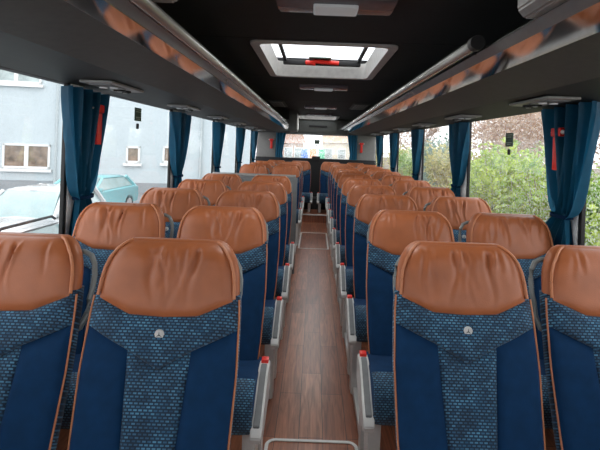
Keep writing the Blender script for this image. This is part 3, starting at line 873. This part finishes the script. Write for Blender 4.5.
# cars
def car(p, rz, paint, label, L_=4.2, wd=1.75, h=1.45, rails=False):
    t = thing('car', label, 'car', (p[0], p[1], GZ), 'parked cars beside the building', rz=rz)
    hw = wd / 2
    # local: -y is the front of the car
    lower = [(-L_ / 2, .35), (-L_ / 2 + .02, .62), (-L_ / 2 + .15, .74), (-L_ * .26, .93), (L_ * .40, .96), (L_ / 2 - .05, .9), (L_ / 2, .6), (L_ / 2 - .05, .32), (-L_ / 2 + .1, .25)]
    bm = bmesh.new(); n_ = len(lower)
    xs = [(-1, .90), (-.96, .97), (-.75, 1), (0, 1.01), (.75, 1), (.96, .97), (1, .90)]
    rings = [[bm.verts.new((hw * x, p_[0] * (1 - (1 - sc) * .4), .55 + (p_[1] - .55) * sc + (.03 if abs(x) < .5 and p_[1] > .7 else 0))) for p_ in lower] for x, sc in xs]
    for a, b_ in zip(rings, rings[1:]):
        for k in range(n_): bm.faces.new((a[k], a[(k + 1) % n_], b_[(k + 1) % n_], b_[k]))
    bm.faces.new(rings[0]); bm.faces.new(rings[-1][::-1])
    link_mesh('body', bm, paint, t, ang=35)
    # cabin: base and roof outlines
    def quad_solid(base, top, m, name, par):
        bm = bmesh.new(); b0 = [bm.verts.new(v) for v in base]; b1 = [bm.verts.new(v) for v in top]
        for k in range(4): bm.faces.new((b0[k], b0[(k + 1) % 4], b1[(k + 1) % 4], b1[k]))
        bm.faces.new(b0[::-1]); bm.faces.new(b1)
        bmesh.ops.bevel(bm, geom=[e for e in bm.edges], offset=.05, segments=3, affect='EDGES')
        return link_mesh(name, bm, m, par, ang=60)
    yf, yr = -L_ * .255, L_ * .44; tf, tr = -L_ * .06, L_ * .33; bw, tw = hw * .92, hw * .70
    base = [(-bw, yf, .90), (bw, yf, .90), (bw, yr, .92), (-bw, yr, .92)]
    top = [(-tw, tf, h), (tw, tf, h), (tw, tr, h - .04), (-tw, tr, h - .04)]
    cab = quad_solid(base, top, M['carglass'], 'glasshouse', t)
    rb = [(-tw - .06, tf - .05, h - .05), (tw + .06, tf - .05, h - .05), (tw + .06, tr + .05, h - .09), (-tw - .06, tr + .05, h - .09)]
    rt = [(-tw + .05, tf + .12, h + .03), (tw - .05, tf + .12, h + .03), (tw - .05, tr - .1, h), (-tw + .05, tr - .1, h)]
    quad_solid(rb, rt, paint, 'roof', t)
    for s in (-1, 1):
        bm = bmesh.new(); tube(bm, [(s * bw, yf - .02, .9), (s * (tw + .03), tf - .02, h - .03)], .045, 6); link_mesh('windscreen_pillar', bm, paint, t)
        bm = bmesh.new(); tube(bm, [(s * bw, yr - .02, .9), (s * (tw + .03), tr, h - .05)], .07, 6); link_mesh('rear_pillar', bm, paint, t)
        bm = bmesh.new(); box(bm, s * (hw + .02) - .08, s * (hw + .02) + .08, yf + .15, yf + .28, .93, 1.05, bev=.03); link_mesh('wing_mirror', bm, paint, t)
        bm = bmesh.new(); box(bm, s * hw * .62 - .2, s * hw * .62 + .2, -L_ / 2 + .03, -L_ / 2 + .2, .58, .72, bev=.03); link_mesh('headlight', bm, M['headlamp'], t)
        for yy_ in (-L_ * .31, L_ * .30):
            bm = bmesh.new(); cyl(bm, (s * (hw - .1), yy_, .31), .31, .2, 'x', 28); wl = link_mesh('wheel', bm, M['tyre'], t)
            bm = bmesh.new(); cyl(bm, (s * (hw - .0), yy_, .31), .2, .02, 'x', 20); link_mesh('rim', bm, M['rim'], wl)
        if rails:
            bm = bmesh.new(); tube(bm, [(s * (tw - .02), tf + .2, h + .02), (s * (tw - .02), tf + .3, h + .07), (s * (tw - .02), tr - .2, h + .05), (s * (tw - .02), tr - .1, h)], .02, 6); link_mesh('roof_rail', bm, M['black'], t)
    bm = bmesh.new(); box(bm, -.09, .09, tf - .02, tf + .06, h - .07, h - .02, bev=.02); link_mesh('mirror_mount', bm, M['black'], cab)
    return t
car((-6.35, 10.4), .10, M['carwhite'], 'white car facing the coach with a wet windscreen, outside the nearest left window')
car((-4.5, 5.55), .03, M['carwhite'], 'white car with roof rails closest to the coach on the left', rails=True, h=1.42)
car((-7.75, 15.4), -.05, M['carteal'], 'turquoise car parked by the pale building', h=1.35)

# ------------------------------------------------------------------ outside: plants on the right
def foliage(bm, c, r, n_, sz, rnd, droop=0):
    for i in range(n_):
        while True:
            p = Vector((rnd.uniform(-1, 1), rnd.uniform(-1, 1), rnd.uniform(-1, 1)))
            if .25 < p.length < 1: break
        p = p * (.6 + .4 * rnd.random())
        q = Vector((c[0] + p.x * r[0], c[1] + p.y * r[1], c[2] + p.z * r[2]))
        a = Vector((rnd.uniform(-1, 1), rnd.uniform(-1, 1), rnd.uniform(-.6, 1))).normalized()
        b_ = a.cross(Vector((rnd.uniform(-1, 1), rnd.uniform(-1, 1), rnd.uniform(-1, 1)))).normalized()
        l, w_ = sz * rnd.uniform(.7, 1.5), sz * .28 * rnd.uniform(.7, 1.3)
        v = [bm.verts.new(q), bm.verts.new(q + a * l * .5 + b_ * w_), bm.verts.new(q + a * l), bm.verts.new(q + a * l * .5 - b_ * w_)]
        bm.faces.new(v)
def bush(x, y, h, r, m, label, seed, n_=2600, sz=.10):
    rnd = random.Random(seed)
    t = thing('bush', label, 'bush', (x, y, GZ), 'bushes along the right side')
    bm = bmesh.new()
    nb = 9
    for i in range(nb):
        a = rnd.random() * 2 * PI; q = rnd.random() ** .5 * r * .6; zc = h * rnd.uniform(.25, .8)
        rr = r * rnd.uniform(.4, .65)
        foliage(bm, (math.cos(a) * q, math.sin(a) * q, zc), (rr, rr, min(rr * 1.1, h - zc + .05)), n_ // nb, sz, rnd)
    # upright shoots that break the outline
    for i in range(60):
        a = rnd.random() * 2 * PI; q = rnd.random() ** .5 * r * .8; z0 = h * rnd.uniform(.6, .85); zl = rnd.uniform(.2, .5) * h * .5
        for k in range(10):
            foliage(bm, (math.cos(a) * q, math.sin(a) * q, z0 + zl * k / 10), (.07, .07, .07), 2, sz, rnd)
    link_mesh('foliage', bm, m, t, False)
    bm = bmesh.new()
    for i in range(14):
        a = rnd.random() * 2 * PI; q = r * rnd.uniform(.2, .7)
        tube(bm, [(.06 * math.cos(a), .06 * math.sin(a), 0), (q * .5 * math.cos(a), q * .5 * math.sin(a), h * .4), (q * math.cos(a + .2), q * math.sin(a + .2), h * rnd.uniform(.7, 1.02))], .02, 5, rads=[.025, .016, .005])
    link_mesh('stems', bm, M['bark'], t, False)
def bare_tree(x, y, h, m, label, seed, spread=.5, depth=5):
    rnd = random.Random(seed)
    t = thing('thin_tree', label, 'tree', (x, y, GZ), 'thin trees behind the bushes')
    bm = bmesh.new(); tw = bmesh.new()
    def grow(p, d, l, r, k):
        e = p + d * l
        tube(bm if k < 2 else tw, [p, (p + e) / 2 + Vector((rnd.uniform(-1, 1), rnd.uniform(-1, 1), 0)) * l * .06, e], r, 5 if k < 2 else 3, rads=[r, r * .85, r * .65], cap=False)
        if k >= depth: return
        for i in range(3 if k < 1 else rnd.choice((3, 4, 4))):
            nd = (d + Vector((rnd.uniform(-1, 1), rnd.uniform(-1, 1), rnd.uniform(-.35, .8))) * spread * 1.5).normalized()
            grow(e if i == 0 else p.lerp(e, rnd.uniform(.55, 1)), nd, l * rnd.uniform(.55, .78), max(.010, r * .58), k + 1)
    grow(Vector((0, 0, 0)), Vector((0, 0, 1)), h * .34, h * .018, 0)
    link_mesh('trunk', bm, M['bark'], t, False)
    link_mesh('twigs', tw, m, t, False)
    fo = bmesh.new(); foliage(fo, (0, 0, h * .62), (h * .36, h * .36, h * .42), 2600, .16, rnd); link_mesh('leaves', fo, M['leafrust'], t, False)
BS = [
 (3.9, 4.6, 2.45, 1.15, 'leafbright', 'bright yellow-green bush outside the nearest right window', .11),
 (3.9, 7.0, 2.5, 1.2, 'leafmid', 'leafy mid green bush just behind the nearest right curtain', .11),
 (3.9, 9.4, 2.75, 1.2, 'leafbright', 'bright yellow-green bush between the two nearest right curtains', .12),
 (5.3, 12.0, 2.85, 1.2, 'leafmid', 'mid green bush left of the bright one, right of the second curtain', .12),
 (4.5, 14.6, 2.9, 1.15, 'leafyellow', 'yellow-brown autumn bush beyond the second right curtain', .12),
 (4.6, 17.2, 3.3, 1.1, 'leafblue', 'blue-green conifer-like bush past the autumn bush', .11),
 (4.9, 21.0, 2.6, 1.5, 'leafmid', 'green bush past the blue-green one', .13),
 (5.4, 25.0, 2.8, 1.6, 'leafyellow', 'faded yellow bush farthest along the right verge', .13),
 (6.7, 8.2, 3.0, 1.4, 'leafbright', 'taller light green bush behind the front row of bushes', .13),
]
for i, (x, y, h, r, m, lb, sz) in enumerate(BS): bush(x, y, h, r, M[m], lb, 40 + i, n_=3200, sz=sz)
bare_tree(6.9, 15.6, 5.4, M['twigred'], 'rust-leaved thin tree behind the bright green bushes', 3)
bare_tree(9.6, 12.8, 5.6, M['twigred'], 'rust-leaved thin tree at the far right', 5)
bare_tree(8.6, 19.8, 5.8, M['twig'], 'rust-leaved thin tree beyond the bush at the second right curtain', 8)
bare_tree(6.4, 30.0, 6.5, M['twig'], 'rust-leaved thin tree far along the right verge', 9)
bare_tree(12.0, 24.5, 6.0, M['twigred'], 'rust-leaved thin tree deep behind the bright bushes', 12)
bare_tree(13.0, 17.5, 5.6, M['twigred'], 'rust-leaved thin tree deep behind the nearest bushes', 13)

# ------------------------------------------------------------------ outside: street seen through the back window
def house(p0, p1, depth, h, m, label, roofm, floors=2, nwin=4):
    A = Vector(p0); Bv = Vector(p1); dv = Bv - A; L_ = dv.length
    t = thing('house', label, 'house', (A.x, A.y, GZ), 'houses along the street behind', rz=math.atan2(dv.y, dv.x))
    bm = bmesh.new(); box(bm, 0, L_, 0, depth, 0, h); link_mesh('wall', bm, m, t, False)
    bm = bmesh.new(); prism(bm, [(-.4, h), (depth + .4, h), (depth / 2, h + depth * .35)], 'x', -.3, L_ + .3); link_mesh('roof', bm, roofm, t, False)
    for f in range(floors):
        for i in range(nwin):
            u = (i + .5) * L_ / nwin; z = 1 + f * 2.8
            bm = bmesh.new(); box(bm, u - .55, u + .55, -.05, .02, z, z + 1.4); w_ = link_mesh('window', bm, M['winframe'], t, False)
            bm = bmesh.new(); box(bm, u - .45, u + .45, -.07, -.04, z + .1, z + 1.3); link_mesh('pane', bm, M['pane_pale'], w_, False)
house((-5.2, 56), (-1.5, 57), 6, 2.9, M['brick'], 'orange brick house at the left of the back window', M['roofred'], 1, 3)
house((1.0, 62), (8.0, 60), 6, 3.2, M['cream'], 'cream house at the right of the back window', M['brick'], 1, 4)
for i, (x, m, lb) in enumerate(((-1.15, 'bannerblue', 'blue upright banner in the street behind the coach'), (-.2, 'bannerorange', 'orange upright banner in the street behind the coach'), (.75, 'bannergreen', 'green upright banner in the street behind the coach'))):
    t = thing('banner', lb, 'banner', (x, 50, GZ), 'banners in the street')
    bm = bmesh.new(); box(bm, -.35, .35, -.02, .02, 1.0, 2.35); link_mesh('cloth', bm, M[m], t, False)
    bm = bmesh.new(); tube(bm, [(-.38, 0, 0), (-.38, 0, 2.5)], .04, 8); link_mesh('pole', bm, M['pole'], t)
car((2.0, 34), .0, M['carwhite'], 'white car parked behind the coach at the right of the back window')
car((-3.0, 40), .2, M['cargrey'], 'silver car parked behind the coach at the left of the back window')
bush(4.4, 38, 3.0, 1.6, M['leafyellow'], 'yellow-green bush at the right edge of the back window', 77, sz=.16)

# ------------------------------------------------------------------ light
w = bpy.data.worlds.new('overcast_sky'); SC.world = w; w.use_nodes = True
nt = w.node_tree; bg = nt.nodes['Background']
tc = nt.nodes.new('ShaderNodeTexCoord'); nz = nt.nodes.new('ShaderNodeTexNoise'); nz.inputs['Scale'].default_value = 2.2; nz.inputs['Detail'].default_value = 4
rp = nt.nodes.new('ShaderNodeValToRGB')
rp.color_ramp.elements[0].position = .3; rp.color_ramp.elements[0].color = (.82, .88, .95, 1)
rp.color_ramp.elements[1].position = .7; rp.color_ramp.elements[1].color = (1, 1, 1, 1)
nt.links.new(tc.outputs['Generated'], nz.inputs['Vector']); nt.links.new(nz.outputs['Fac'], rp.inputs['Fac'])
nt.links.new(rp.outputs['Color'], bg.inputs['Color']); bg.inputs['Strength'].default_value = 1.0

SC.view_settings.view_transform = 'Standard'; SC.view_settings.look = 'None'
SC.view_settings.gamma = 1.0; SC.view_settings.use_curve_mapping = False
SC.view_settings.exposure = 1.65
SC.cycles.max_bounces = 10; SC.cycles.diffuse_bounces = 6; SC.cycles.transparent_max_bounces = 16; SC.cycles.glossy_bounces = 5
SC.cycles.sample_clamp_indirect = 6.0
SC.cycles.use_denoising = True
